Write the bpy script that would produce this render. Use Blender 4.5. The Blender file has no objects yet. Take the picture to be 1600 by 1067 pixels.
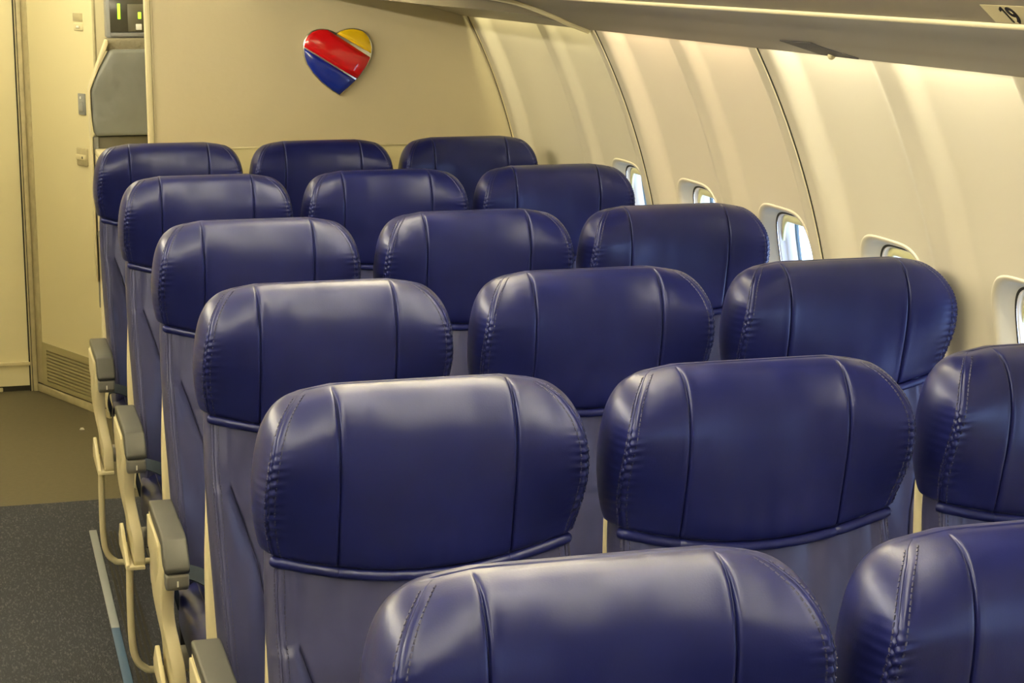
import bpy, bmesh, math, random
import numpy as np
from mathutils import Matrix, Vector

random.seed(4)
S = bpy.context.scene
COL = S.collection

# ------------------------------------------------------------------ camera
YAW, PITCH, ROLL, FPX, CAMZ = 0.2760247, 0.1956114, 0.0021837, 2994.65, 1.67
cy_, sy_, cp_, sp_ = math.cos(YAW), math.sin(YAW), math.cos(PITCH), math.sin(PITCH)
fw = Vector((sy_ * cp_, cy_ * cp_, -sp_))
rt = Vector((cy_, -sy_, 0))
up = rt.cross(fw)
cr_, sr_ = math.cos(ROLL), math.sin(ROLL)
rt, up = rt * cr_ + up * sr_, up * cr_ - rt * sr_
cam = bpy.data.cameras.new('camera')
cam.sensor_width = 36
cam.lens = FPX / 1600 * 36
cam.clip_start = 0.05
camo = bpy.data.objects.new('camera', cam)
m = Matrix.Identity(4)
for i in range(3):
    m[i][0], m[i][1], m[i][2] = rt[i], up[i], -fw[i]
m[2][3] = CAMZ
camo.matrix_world = m
COL.objects.link(camo)
S.camera = camo

# ------------------------------------------------------------------ world, exposure
S.view_settings.view_transform = 'Standard'
S.view_settings.look = 'None'
S.view_settings.gamma = 1
S.view_settings.use_curve_mapping = False
S.view_settings.exposure = 0.55
W = bpy.data.worlds.new('sky')
S.world = W
W.use_nodes = True
wn, wl = W.node_tree.nodes, W.node_tree.links
wn.clear()
wo = wn.new('ShaderNodeOutputWorld'); wb = wn.new('ShaderNodeBackground')
tc = wn.new('ShaderNodeTexCoord'); sx = wn.new('ShaderNodeSeparateXYZ')
nz = wn.new('ShaderNodeTexNoise'); mp = wn.new('ShaderNodeMapping')
mp.inputs['Scale'].default_value = (1.2, 1.2, 30)
nz.inputs['Scale'].default_value = 2.5
rp = wn.new('ShaderNodeValToRGB')
rp.color_ramp.elements[0].position = 0.35; rp.color_ramp.elements[0].color = (0.42, 0.58, 0.98, 1)
rp.color_ramp.elements[1].position = 0.65; rp.color_ramp.elements[1].color = (0.66, 0.80, 1.0, 1)
wl.new(tc.outputs['Generated'], mp.inputs['Vector']); wl.new(mp.outputs['Vector'], nz.inputs['Vector'])
wl.new(nz.outputs['Fac'], rp.inputs['Fac']); wl.new(rp.outputs['Color'], wb.inputs['Color'])
wb.inputs['Strength'].default_value = 4.5
wl.new(wb.outputs[0], wo.inputs['Surface'])

def area(name, loc, size, size_y, power, color, aim):
    L = bpy.data.lights.new(name, 'AREA')
    L.shape = 'RECTANGLE'; L.size = size; L.size_y = size_y
    L.energy = power; L.color = color
    o = bpy.data.objects.new(name, L)
    d = Vector(aim)
    z = -d.normalized()
    yv = Vector((0, 1, 0))
    xv = yv.cross(z).normalized()
    mm = Matrix((xv, yv, z)).transposed().to_4x4()
    mm.translation = Vector(loc)
    o.matrix_world = mm
    COL.objects.link(o)
    return o
WARM = (1.0, 0.90, 0.67)
# ceiling cove tubes (long thin fluorescents, on both sides of the aisle)
for k, y0 in enumerate((-1.1, 0.4, 1.9, 3.4, 4.9)):
    area('cove_lamp', (0.93, y0 + .7, 1.98), .06, 1.45, 26, WARM, (-.75, 0, .7))
    area('cove_lamp', (-0.93, y0 + .7, 1.98), .06, 1.45, 26, WARM, (.75, 0, .7))
area('entry_lamp', (-0.1, 6.8, 2.1), .5, .7, 9, (1.0, 0.89, 0.58), (0, 0, -1))
# sidewall wash tubes in the slot between bin and wall: the tubes differ in tint
for y0, y1, p, c in ((4.62, 5.78, 4.5, (1.0, 0.90, 0.52)), (3.58, 4.52, 4.5, (1.0, 0.78, 0.56)),
                     (2.56, 3.50, 5.5, (1.0, 0.93, 0.74)), (1.54, 2.48, 5.0, (1.0, 0.88, 0.60)), (-0.5, 1.46, 9, (1.0, 0.86, 0.58))):
    area('wall_wash_lamp', (1.463, (y0 + y1) / 2, 1.60), .03, y1 - y0, p, c, (.22, 0, -1))

# ------------------------------------------------------------------ materials
def mat(name, col, rough=.5, metal=0, coat=0, spec=.5, bump=0, bscale=200, var=0, vscale=4, emit=None, estr=1, stretch=None, bdist=.002, sheen=0):
    M = bpy.data.materials.new(name)
    M.use_nodes = True
    n, l = M.node_tree.nodes, M.node_tree.links
    b = n['Principled BSDF']
    b.inputs['Base Color'].default_value = (*col, 1)
    b.inputs['Roughness'].default_value = rough
    b.inputs['Metallic'].default_value = metal
    b.inputs['Coat Weight'].default_value = coat
    b.inputs['Specular IOR Level'].default_value = spec
    if emit:
        b.inputs['Emission Color'].default_value = (*emit, 1)
        b.inputs['Emission Strength'].default_value = estr
    t = n.new('ShaderNodeTexCoord')
    src = t.outputs['Object']
    if stretch:
        mpn = n.new('ShaderNodeMapping'); mpn.inputs['Scale'].default_value = stretch
        l.new(src, mpn.inputs['Vector']); src = mpn.outputs['Vector']
    if bump:
        z = n.new('ShaderNodeTexNoise'); z.inputs['Scale'].default_value = bscale; z.inputs['Detail'].default_value = 3
        l.new(src, z.inputs['Vector'])
        bp = n.new('ShaderNodeBump'); bp.inputs['Strength'].default_value = bump; bp.inputs['Distance'].default_value = bdist
        l.new(z.outputs['Fac'], bp.inputs['Height']); l.new(bp.outputs['Normal'], b.inputs['Normal'])
    if var:
        z2 = n.new('ShaderNodeTexNoise'); z2.inputs['Scale'].default_value = vscale; z2.inputs['Detail'].default_value = 4
        l.new(src, z2.inputs['Vector'])
        r = n.new('ShaderNodeValToRGB')
        r.color_ramp.elements[0].position = .3; r.color_ramp.elements[1].position = .7
        r.color_ramp.elements[0].color = (*[c * (1 - var) for c in col], 1)
        r.color_ramp.elements[1].color = (*[min(1, c * (1 + var)) for c in col], 1)
        l.new(z2.outputs['Fac'], r.inputs['Fac']); l.new(r.outputs['Color'], b.inputs['Base Color'])
    return M

def leather(name, col, rough, wr):
    """navy leather: fine grain plus soft broad creases"""
    M = mat(name, col, rough, var=.18, vscale=9)
    n, l = M.node_tree.nodes, M.node_tree.links
    b = n['Principled BSDF']
    t = n.new('ShaderNodeTexCoord'); oi = n.new('ShaderNodeObjectInfo')
    ad = n.new('ShaderNodeVectorMath'); ad.operation = 'ADD'
    sc = n.new('ShaderNodeVectorMath'); sc.operation = 'SCALE'; sc.inputs['Scale'].default_value = 13.0
    cx = n.new('ShaderNodeCombineXYZ')
    l.new(oi.outputs['Random'], cx.inputs[0]); l.new(oi.outputs['Random'], cx.inputs[2])
    l.new(cx.outputs[0], sc.inputs[0]); l.new(t.outputs['Object'], ad.inputs[0]); l.new(sc.outputs[0], ad.inputs[1])
    g = n.new('ShaderNodeTexNoise'); g.inputs['Scale'].default_value = 520; g.inputs['Detail'].default_value = 2
    l.new(ad.outputs[0], g.inputs['Vector'])
    mpn = n.new('ShaderNodeMapping'); mpn.inputs['Scale'].default_value = (15, 6, 5)
    l.new(ad.outputs[0], mpn.inputs['Vector'])
    w = n.new('ShaderNodeTexNoise'); w.inputs['Scale'].default_value = 1.0; w.inputs['Detail'].default_value = 1.5; w.inputs['Roughness'].default_value = .4
    l.new(mpn.outputs[0], w.inputs['Vector'])
    b1 = n.new('ShaderNodeBump'); b1.inputs['Strength'].default_value = 1.0; b1.inputs['Distance'].default_value = wr
    l.new(w.outputs['Fac'], b1.inputs['Height'])
    b.inputs['Specular Tint'].default_value = (.66, .73, 1, 1)
    b2 = n.new('ShaderNodeBump'); b2.inputs['Strength'].default_value = .12; b2.inputs['Distance'].default_value = .0006
    l.new(g.outputs['Fac'], b2.inputs['Height']); l.new(b1.outputs['Normal'], b2.inputs['Normal'])
    l.new(b2.outputs['Normal'], b.inputs['Normal'])
    return M

NAVY = (0.0070, 0.0095, 0.080)
M_HEAD = leather('navy leather', NAVY, .33, .004)
M_BACK_LIT = leather('navy leather back lit', (0.032, 0.034, 0.095), .37, .022)  # same leather made lighter: reflected light is put into its colour
M_PIPE = mat('navy piping', (0.008, 0.009, 0.045), .4)
M_STITCH = mat('navy thread', (0.022, 0.024, 0.075), .5)
M_CREAM = mat('cream plastic', (0.66, 0.60, 0.40), .42, bump=.05, bscale=300)
M_CAP = mat('grey armrest rubber', (0.058, 0.061, 0.060), .45, bump=.1, bscale=500)
M_CAPEND = mat('grey satin plastic', (0.17, 0.17, 0.165), .32)
M_METAL = mat('brushed aluminium', (0.6, 0.58, 0.5), .35, metal=.9)
M_DARKM = mat('dark metal', (0.03, 0.03, 0.03), .5, metal=.4)
M_BELT = mat('dark teal webbing', (0.008, 0.022, 0.042), .7, bump=.4, bscale=700)
M_WALL = mat('sidewall plastic', (0.50, 0.465, 0.36), .42, bump=.12, bscale=420, bdist=.0006)
M_BULK = mat('partition laminate', (0.56, 0.495, 0.325), .5, bump=.35, bscale=55, bdist=.0012)
M_BULK2 = mat('partition laminate lower', (0.68, 0.62, 0.36), .5)
M_DOOR = mat('lavatory laminate', (0.68, 0.62, 0.385), .5, bump=.06, bscale=300)
M_DOORG = mat('door kick aluminium', (0.36, 0.32, 0.17), .5, metal=.15)
M_JAMB = mat('jamb beige', (0.42, 0.37, 0.22), .5, var=.1, vscale=30)
M_DARK = mat('dark gap', (0.02, 0.018, 0.012), .8)
M_BIN_SHADED = mat('bin plastic shaded', (0.225, 0.197, 0.143), .40, bump=.08, bscale=400, bdist=.0006)  # cream plastic darkened: the shade under the bin is put into its colour
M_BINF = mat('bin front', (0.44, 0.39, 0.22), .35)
M_TRIM = mat('trim beige', (0.60, 0.54, 0.33), .4)
M_CEIL = mat('ceiling white', (0.78, 0.73, 0.58), .6)
M_INK = mat('black ink', (0.012, 0.01, 0.008), .5)
M_STICK = mat('placard film', (0.47, 0.415, 0.245), .4)
M_GRILLE = mat('grille dark', (0.03, 0.028, 0.032), .5, bump=.6, bscale=300)
M_GREYV = mat('grey vinyl', (0.16, 0.17, 0.16), .38, bump=.5, bscale=6, bdist=.05)
M_GREYP = mat('grey plastic', (0.24, 0.25, 0.25), .4)
M_SCREEN = mat('dark panel', (0.05, 0.048, 0.035), .2)
M_GREEN = mat('green indicator', (0.3, 0.8, 0.05), .4, emit=(0.45, 1.0, 0.03), estr=1.3)
M_WHITE = mat('white button', (0.8, 0.8, 0.74), .4)
M_WINF = mat('window white', (0.80, 0.78, 0.74), .35)
M_SHADE = mat('window shade', (0.62, 0.60, 0.32), .4)
M_RED = mat('emblem red', (0.62, 0.004, 0.008), .12, coat=.6)
M_BLUE = mat('emblem blue', (0.006, 0.022, 0.30), .12, coat=.6)
M_YEL = mat('emblem yellow', (0.86, 0.56, 0.006), .12, coat=.6)
M_CHROME = mat('emblem silver', (0.75, 0.73, 0.68), .18, metal=1)
M_VINYL = mat('brown vinyl floor', (0.088, 0.076, 0.042), .55, bump=.3, bscale=350, var=.10, vscale=60)
M_TRACK = mat('seat track grey', (0.26, 0.29, 0.32), .5)
M_TRACKB = mat('seat track blue', (0.06, 0.13, 0.26), .5)
M_PAPER = mat('paper', (0.8, 0.78, 0.68), .7)
# carpet: dark blue grey with light flecks
M_CARPET = mat('carpet', (0.042, 0.044, 0.052), .95, bump=1.0, bscale=260, bdist=.004)
_n, _l = M_CARPET.node_tree.nodes, M_CARPET.node_tree.links
_t = _n.new('ShaderNodeTexCoord'); _m = _n.new('ShaderNodeMapping'); _m.inputs['Scale'].default_value = (230, 60, 60)
_z = _n.new('ShaderNodeTexNoise'); _z.inputs['Scale'].default_value = 1; _z.inputs['Detail'].default_value = 2
_r = _n.new('ShaderNodeValToRGB')
_r.color_ramp.elements[0].position = .52; _r.color_ramp.elements[0].color = (0.028, 0.032, 0.046, 1)
_r.color_ramp.elements[1].position = .72; _r.color_ramp.elements[1].color = (0.085, 0.090, 0.105, 1)
_l.new(_t.outputs['Object'], _m.inputs[0]); _l.new(_m.outputs[0], _z.inputs['Vector']); _l.new(_z.outputs['Fac'], _r.inputs['Fac'])
_l.new(_r.outputs['Color'], _n['Principled BSDF'].inputs['Base Color'])
# thin window glass: clear with a weak reflection
M_GLASS = bpy.data.materials.new('window glass'); M_GLASS.use_nodes = True
_n, _l = M_GLASS.node_tree.nodes, M_GLASS.node_tree.links
_n.clear()
_o = _n.new('ShaderNodeOutputMaterial'); _mx = _n.new('ShaderNodeMixShader'); _tr = _n.new('ShaderNodeBsdfTransparent'); _gl = _n.new('ShaderNodeBsdfGlossy')
_gl.inputs['Roughness'].default_value = .03; _tr.inputs['Color'].default_value = (.95, .98, 1, 1)
_mx.inputs[0].default_value = .07
_l.new(_tr.outputs[0], _mx.inputs[1]); _l.new(_gl.outputs[0], _mx.inputs[2]); _l.new(_mx.outputs[0], _o.inputs[0])

# ------------------------------------------------------------------ mesh helpers
def mesh(name, verts, faces, material, smooth=True):
    me = bpy.data.meshes.new(name)
    me.from_pydata([tuple(map(float, v)) for v in verts], [], faces)
    me.update()
    bm = bmesh.new(); bm.from_mesh(me)
    bmesh.ops.recalc_face_normals(bm, faces=bm.faces)
    bm.to_mesh(me); bm.free()
    if smooth:
        for p in me.polygons: p.use_smooth = True
    me.materials.append(material)
    return me

def obj(name, me, parent=None, loc=None):
    o = bpy.data.objects.new(name, me)
    COL.objects.link(o)
    if parent: o.parent = parent
    if loc: o.location = loc
    return o

def tag(o, label=None, cat=None, group=None, kind=None):
    if label: o['label'] = label
    if cat: o['category'] = cat
    if group: o['group'] = group
    if kind: o['kind'] = kind
    return o

def empty(name, loc=(0, 0, 0)):
    o = bpy.data.objects.new(name, None)
    o.empty_display_size = .1
    o.location = loc
    COL.objects.link(o)
    return o

class MB:
    def __init__(s): s.v = []; s.f = []
    def add(s, v, f):
        o = len(s.v)
        s.v += [tuple(p) for p in v]; s.f += [tuple(i + o for i in q) for q in f]
        return s
    def box(s, a, b):
        (x0, y0, z0), (x1, y1, z1) = a, b
        v = [(x0, y0, z0), (x1, y0, z0), (x1, y1, z0), (x0, y1, z0), (x0, y0, z1), (x1, y0, z1), (x1, y1, z1), (x0, y1, z1)]
        return s.add(v, [(0, 3, 2, 1), (4, 5, 6, 7), (0, 1, 5, 4), (1, 2, 6, 5), (2, 3, 7, 6), (3, 0, 4, 7)])
    def tube(s, pts, r, n=8, closed=False, flat=1.0):
        P = [Vector(p) for p in pts]; k = len(P)
        rings = []
        ref = Vector((0.13, 0.31, 0.94))
        for i, p in enumerate(P):
            if closed: d = P[(i + 1) % k] - P[i - 1]
            else: d = P[min(i + 1, k - 1)] - P[max(i - 1, 0)]
            d.normalize()
            a = d.cross(ref).normalized(); b = d.cross(a)
            rr = r[i] if isinstance(r, (list, tuple)) else r
            rings.append([p + a * rr * math.cos(2 * math.pi * j / n) + b * rr * flat * math.sin(2 * math.pi * j / n) for j in range(n)])
        v = [q for R in rings for q in R]; f = []
        for i in range(k if closed else k - 1):
            i2 = (i + 1) % k
            for j in range(n):
                j2 = (j + 1) % n
                f.append((i * n + j, i * n + j2, i2 * n + j2, i2 * n + j))
        if not closed: f += [tuple(range(n))[::-1], tuple((k - 1) * n + j for j in range(n))]
        return s.add(v, f)
    def prism(s, poly, axis, a, b):
        """poly of 2-D points extruded along axis from a to b; axis 0: (y,z), 1: (x,z), 2: (x,y)"""
        n = len(poly)
        def mk(p, t):
            return (t, p[0], p[1]) if axis == 0 else (p[0], t, p[1]) if axis == 1 else (p[0], p[1], t)
        v = [mk(p, a) for p in poly] + [mk(p, b) for p in poly]
        f = [tuple(range(n))[::-1], tuple(range(n, 2 * n))] + [(i, (i + 1) % n, n + (i + 1) % n, n + i) for i in range(n)]
        return s.add(v, f)
    def mesh(s, name, m, bevel=0, seg=2, smooth=True, angle=40):
        me = mesh(name, s.v, s.f, m, smooth=False)
        bm = bmesh.new(); bm.from_mesh(me)
        if bevel:
            es = [e for e in bm.edges if len(e.link_faces) == 2 and e.calc_face_angle(0) > math.radians(25)]
            bmesh.ops.bevel(bm, geom=es, offset=bevel, segments=seg, affect='EDGES', profile=.5, clamp_overlap=True)
        if smooth:
            for f in bm.faces: f.smooth = True
            for e in bm.edges:
                if len(e.link_faces) == 2 and e.calc_face_angle(0) > math.radians(angle): e.smooth = False
        bm.to_mesh(me); bm.free()
        return me
    def obj(s, name, m, parent=None, loc=None, **k):
        return obj(name, s.mesh(name, m, **k), parent, loc)

def catmull(tab, n):
    T = np.array(tab, float); k = len(T)
    out = []
    for t in np.linspace(0, k - 1, n):
        i = min(int(t), k - 2); u = t - i
        p0 = T[max(i - 1, 0)] if i > 0 else 2 * T[0] - T[1]
        p3 = T[i + 2] if i + 2 < k else 2 * T[-1] - T[-2]
        p1, p2 = T[i], T[i + 1]
        out.append(.5 * (2 * p1 + (p2 - p0) * u + (2 * p0 - 5 * p1 + 4 * p2 - p3) * u * u + (3 * p1 - p0 - 3 * p2 + p3) * u ** 3))
    return np.array(out)

def sst(a, b, x):
    t = np.clip((np.asarray(x, float) - a) / (b - a), 0, 1)
    return t * t * (3 - 2 * t)

def loft(rings, cap0=True, cap1=True):
    n = len(rings[0]); v = [p for r in rings for p in r]; f = []
    for i in range(len(rings) - 1):
        for j in range(n):
            k = (j + 1) % n
            f.append((i * n + j, i * n + k, (i + 1) * n + k, (i + 1) * n + j))
    if cap0: f.append(tuple(range(n))[::-1])
    if cap1: f.append(tuple((len(rings) - 1) * n + j for j in range(n)))
    return v, f

# ------------------------------------------------------------------ cabin shell
ZC, R0 = 0.71, 1.73
Y_BULK = 5.855
def cyl(phi, R): return (R * math.cos(phi), ZC + R * math.sin(phi))

fl = MB().box((-1.75, -3.5, -.05), (1.75, 7.8, 0)).obj('floor', M_VINYL)
tag(fl, 'brown speckled vinyl floor of the rear entry and aisle', 'floor', kind='structure')
cp = MB().box((-1.6, -3.4, 0.0), (1.6, 5.95, .008)).obj('carpet', M_CARPET, fl)
cp['label'] = 'dark blue grey flecked aisle carpet'
st = MB().box((.284, 4.72, .008), (.306, 5.60, .014)).obj('seat_track', M_TRACK, fl, bevel=.002)
st['label'] = 'light grey seat track cover strip'
st = MB().box((.284, 1.2, .008), (.306, 4.72, .0135)).obj('seat_track', M_TRACKB, fl, bevel=.002)
st['label'] = 'blue seat track cover strip'
st = MB()
for k in range(5): st.box((.318 + k * .012, 1.2, .008), (.324 + k * .012, 5.58, .012))
st = st.obj('ribbed_mat', M_DARK, fl); st['label'] = 'black ribbed strip under the seats'

# right sidewall -----------------------------------------------------
PL = 1.02
def disp(y, L=PL, rib=.51):
    y = np.asarray(y, float)
    t = np.minimum(y, L - y)
    return .030 * (1 - sst(.045, .115, t)) + .018 * (1 - sst(.028, .095, np.abs(y - rib)))
WPHI, WHW, WHP = .140, .140, .117          # window centre angle, half width (m), half height (rad)
def sup(t, n=4.5):
    c, s = math.cos(t), math.sin(t)
    return (math.copysign(abs(c) ** (2 / n), c), math.copysign(abs(s) ** (2 / n), s))

def panel_mesh(name, L, wins, rib):
    dy = .01
    ys = [round(i * dy, 4) for i in range(int(round(L / dy)) + 1)]
    p0, p1 = -.26, .560
    ph = [p0 + (p1 - p0) * i / 82 for i in range(83)]
    dsp = disp(np.array(ys), L, rib)
    ny = len(ys)
    V = []; F = []
    g = .002
    for a in ph:
        for j, y in enumerate(ys):
            yy = min(max(y, g), L - g)
            x, z = cyl(a, R0 - dsp[j])
            V.append((x, yy, z))
    ia0 = max(i for i, a in enumerate(ph) if a < WPHI - WHP - .012); ia1 = min(i for i, a in enumerate(ph) if a > WPHI + WHP + .012)
    cells = []
    for wy in wins:
        j0 = int(round((wy - .16) / dy)); j1 = int(round((wy + .16) / dy))
        cells.append((j0, j1, wy))
    for i in range(len(ph) - 1):
        for j in range(ny - 1):
            if any(c[0] <= j < c[1] and ia0 <= i < ia1 for c in cells): continue
            F.append((i * ny + j, i * ny + j + 1, (i + 1) * ny + j + 1, (i + 1) * ny + j))
    for j0, j1, wy in cells:
        loop = [(ia0, j) for j in range(j0, j1)] + [(i, j1) for i in range(ia0, ia1)] + [(ia1, j) for j in range(j1, j0, -1)] + [(i, j0) for i in range(ia1, ia0, -1)]
        outer = [(ys[j], ph[i]) for i, j in loop]
        prev = [i * ny + j for i, j in loop]
        K = 5
        for k in range(1, K + 1):
            u = k / K
            cur = []
            for (y, a) in outer:
                t = math.atan2((a - WPHI) / WHP, (y - wy) / WHW)
                c, s = sup(t)
                hy, ha = wy + WHW * c, WPHI + WHP * s
                yy, aa = y + (hy - y) * u, a + (ha - a) * u
                d = float(disp(yy, L, rib)); x, z = cyl(aa, R0 - d)
                V.append((x, yy, z)); cur.append(len(V) - 1)
            n = len(prev)
            for q in range(n):
                F.append((prev[q], prev[(q + 1) % n], cur[(q + 1) % n], cur[q]))
            prev = cur
    # returned edges at both joints
    for side in (0, ny - 1):
        base = len(V)
        for i, a in enumerate(ph):
            x, z = cyl(a, R0 + .01)
            V.append((x, g if side == 0 else L - g, z))
        for i in range(len(ph) - 1):
            F.append((i * ny + side, (i + 1) * ny + side, base + i + 1, base + i))
    return mesh(name, V, F, M_WALL)

wr = empty('wall_right', (0, 0, 0))
tag(wr, 'curved cream sidewall of the cabin with windows', 'wall', kind='structure')
pm = panel_mesh('sidewall_panel', PL, (.255, .765), .51)
pa = panel_mesh('sidewall_panel_rear', 1.24, (.25,), .53)
JOINTS = [4.56, 3.54, 2.52, 1.50, .48, -.54]
obj('sidewall_panel', pa, wr, (0, 4.56, 0))
for j in JOINTS[1:]:
    obj('sidewall_panel', pm, wr, (0, j, 0))
for j in JOINTS:
    t = MB().tube([(cyl(a, R0 - .0315)[0], j, cyl(a, R0 - .0315)[1]) for a in np.linspace(-.26, .56, 40)], .0018, 6)
    t.obj('joint_highlight_bead', M_CREAM, wr)  # cream bead laid in as the bright highlight of the joint edge
    MB().tube([(cyl(a, R0 - .0308)[0], j - .0035, cyl(a, R0 - .0308)[1]) for a in np.linspace(-.26, .56, 40)], .0014, 6).obj('joint_gap', M_DARK, wr)
# plain lower wall, and the part of the shell behind the camera
lw = MB()
lw.add(*[[(1.672, -3.5, .27), (1.672, 5.83, .27), (1.60, 5.83, 0.0), (1.60, -3.5, 0.0)], [(0, 1, 2, 3)]])
lw.obj('lower_panel', M_WALL, wr)
pv = []; pf = []
for a in np.linspace(-.26, .56, 24):
    x, z = cyl(a, R0 - .02)
    pv += [(x, -3.5, z), (x, -.545, z)]
pf = [(2 * i, 2 * i + 1, 2 * i + 3, 2 * i + 2) for i in range(23)]
obj('sidewall_panel', mesh('sidewall_panel_front', pv, pf, M_WALL), wr)

# windows
def ring(hw, hp, R, n=72, dz=0):
    out = []
    for k in range(n):
        c, s = sup(2 * math.pi * k / n)
        x, z = cyl(WPHI + hp * s, R)
        out.append((x, hw * c, z))
    return out
def open_loft(rings):
    return loft(rings, False, False)
rev = [ring(WHW + .006, WHP + .0035, R0 + .001), ring(WHW + .004, WHP + .0023, R0 - .0022), ring(WHW + .001, WHP + .0006, R0 - .0025), ring(WHW - .004, WHP - .0022, R0 - .0004),
       ring(WHW - .009, WHP - .005, R0 + .006), ring(WHW - .020, WHP - .011, R0 + .024), ring(WHW - .024, WHP - .013, R0 + .028)]
me_rev = mesh('window_reveal', *open_loft(rev), M_WALL)
inn = [ring(WHW - .023, WHP - .0125, R0 + .030), ring(WHW - .027, WHP - .0155, R0 + .028), ring(WHW - .029, WHP - .0165, R0 + .032), ring(WHW - .030, WHP - .017, R0 + .044), ring(WHW - .033, WHP - .0185, R0 + .045), ring(WHW - .034, WHP - .019, R0 + .066)]
me_inn = mesh('inner_frame', *open_loft(inn), M_WINF)
seal = [ring(WHW - .0225, WHP - .0122, R0 + .0265), ring(WHW - .0260, WHP - .0148, R0 + .0277)]
seal2 = [ring(WHW - .0335, WHP - .0187, R0 + .066), ring(WHW - .037, WHP - .0210, R0 + .067), ring(WHW - .037, WHP - .0210, R0 + .074)]
me_seal = mesh('window_seal', *open_loft(seal), M_DARK)
me_seal2 = mesh('pane_seal', *open_loft(seal2), mat('pane rubber', (.10, .16, .19), .5))
def disc(hw, hp, R):
    v = ring(hw, hp, R); return v, [tuple(range(len(v)))]
me_pane = mesh('window_pane', *disc(WHW - .034, WHP - .019, R0 + .068), M_GLASS)
# raised window shade: a short curved blind left showing along the top
sv = []; sf = []
NS = 24
for i in range(NS + 1):
    y = -.108 + .216 * i / NS
    top = WHP - .018
    for (hp, R) in ((top, R0 + .036), (top - .009, R0 + .036), (top - .0105, R0 + .038), (top - .0105, R0 + .042), (top, R0 + .042)):
        edge = 1 - .35 * max(0, (abs(y) - .06) / .05) ** 2
        x, z = cyl(WPHI + hp * edge, R); sv.append((x, y, z))
for i in range(NS):
    for k in range(5):
        sf.append((i * 5 + k, (i + 1) * 5 + k, (i + 1) * 5 + (k + 1) % 5, i * 5 + (k + 1) % 5))
me_shade = mesh('window_shade', sv, sf, M_SHADE)
WY = [4.81, 4.305, 3.795, 3.285, 2.775, 2.265, 1.755, 1.245, .735, .225, -.285]
WL = ['small cabin window farthest back, beside the last visible panel joint', 'cabin window half hidden behind the third window seat from the back',
      'cabin window with a view of bright sky, left of the panel joint above the fourth row', 'cabin window whose rounded top shows over the window seat in the third row',
      'cabin window cut by the right edge of the picture']
for k, wy in enumerate(WY):
    w = empty('window_%d' % (k + 1), (0, wy, 0))
    tag(w, WL[k] if k < 5 else None, 'window', kind='structure')
    if k >= 5: tag(w, 'cabin window further forward along the right wall', 'window', 'windows nearer the front')
    obj('window_reveal', me_rev, w); obj('inner_frame', me_inn, w); obj('window_seal', me_seal, w)
    obj('pane_seal', me_seal2, w); obj('window_pane', me_pane, w); obj('window_shade', me_shade, w)

# overhead bin ---------------------------------------------------------
B_Y0, B_Y1 = -2.5, 4.58
under = catmull([(1.495, 1.505), (1.44, 1.525), (1.40, 1.543), (1.31, 1.575), (1.22, 1.592), (1.178, 1.5965)], 26)
face = np.array([(1.166, 1.6010), (1.1345, 1.6295)])
door = catmull([(1.134, 1.638), (1.08, 1.705), (1.03, 1.80), (1.0, 1.90), (.985, 1.985)], 14)
topb = [(1.0, 2.02), (1.2, 2.03), (1.40, 1.95), (1.425, 1.75), (1.425, 1.60), (1.445, 1.565), (1.478, 1.522)]
ob = empty('overhead_bin', (0, 0, 0))
tag(ob, 'long beige overhead luggage bin above the window seats, marked with row number 19', 'luggage bin')
poly = [tuple(p) for p in under] + [tuple(p) for p in face]
poly2 = [(1.16, 1.66), (1.3, 1.75), (1.425, 1.75), (1.425, 1.60), (1.445, 1.565), (1.478, 1.522)]
o = MB().prism(poly + poly2, 1, B_Y0, B_Y1).obj('underside', M_BIN_SHADED, ob, angle=50)
o['label'] = 'shade-darkened beige underside sloping to the wall'
MB().tube([(1.171, y, 1.5985) for y in np.linspace(B_Y0, B_Y1, 40)], .0048, 10).obj('lip_highlight_bead', M_CREAM, ob)  # paler bead: the highlight along the rounded lip is put into its colour
# the doors, one per bay
for y0, y1 in ((-2.5, -1.52), (-1.51, -.51), (-.50, .50), (.51, 1.51), (1.52, 2.52), (2.53, 3.53), (3.54, B_Y1)):
    dp = [tuple(p) for p in door] + [(1.0, 2.02), (1.2, 2.03), (1.40, 1.95), (1.42, 1.76), (1.30, 1.76), (1.165, 1.668)]
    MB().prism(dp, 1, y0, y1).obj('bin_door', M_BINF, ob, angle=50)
pts = [(x, B_Y1 + .003, z - .004) for x, z in under] + [(x - .004, B_Y1 + .003, z) for x, z in face] + [(x - .004, B_Y1 + .003, z) for x, z in door]
MB().tube(pts, .0075, 8).obj('end_trim', M_TRIM, ob)
MB().tube([(x, y + .022, z + .002) for x, y, z in pts], .006, 8).obj('end_trim', M_BIN_SHADED, ob)

def on_under(x, off=.0):
    a = under[::-1]
    i = int(np.clip(np.searchsorted(a[:, 0], x), 1, len(a) - 1))
    u = (x - a[i - 1, 0]) / (a[i, 0] - a[i - 1, 0])
    return a[i - 1, 1] + u * (a[i, 1] - a[i - 1, 1]) - off
gv = []
cor = [(1.424, 3.25), (1.422, 3.11), (1.487, 3.055), (1.485, 3.20)]
for off in (.0025, -.004):
    for x, y in cor: gv.append((x, y, on_under(x, off)))
g = obj('speaker_grille', mesh('speaker_grille', gv, [(0, 1, 2, 3), (4, 5, 6, 7), (0, 1, 5, 4), (1, 2, 6, 5), (2, 3, 7, 6), (3, 0, 4, 7)], M_GRILLE, False), ob)
g['label'] = 'dark grille plate in the underside'
bm = bmesh.new(); bmesh.ops.create_uvsphere(bm, u_segments=12, v_segments=8, radius=.007)
me = bpy.data.meshes.new('call_light'); bm.to_mesh(me); bm.free(); me.materials.append(M_TRIM)
for p in me.polygons: p.use_smooth = True
obj('call_light', me, ob, (1.480, 3.15, 1.507))['label'] = 'small pale dome on the bin edge'

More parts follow.
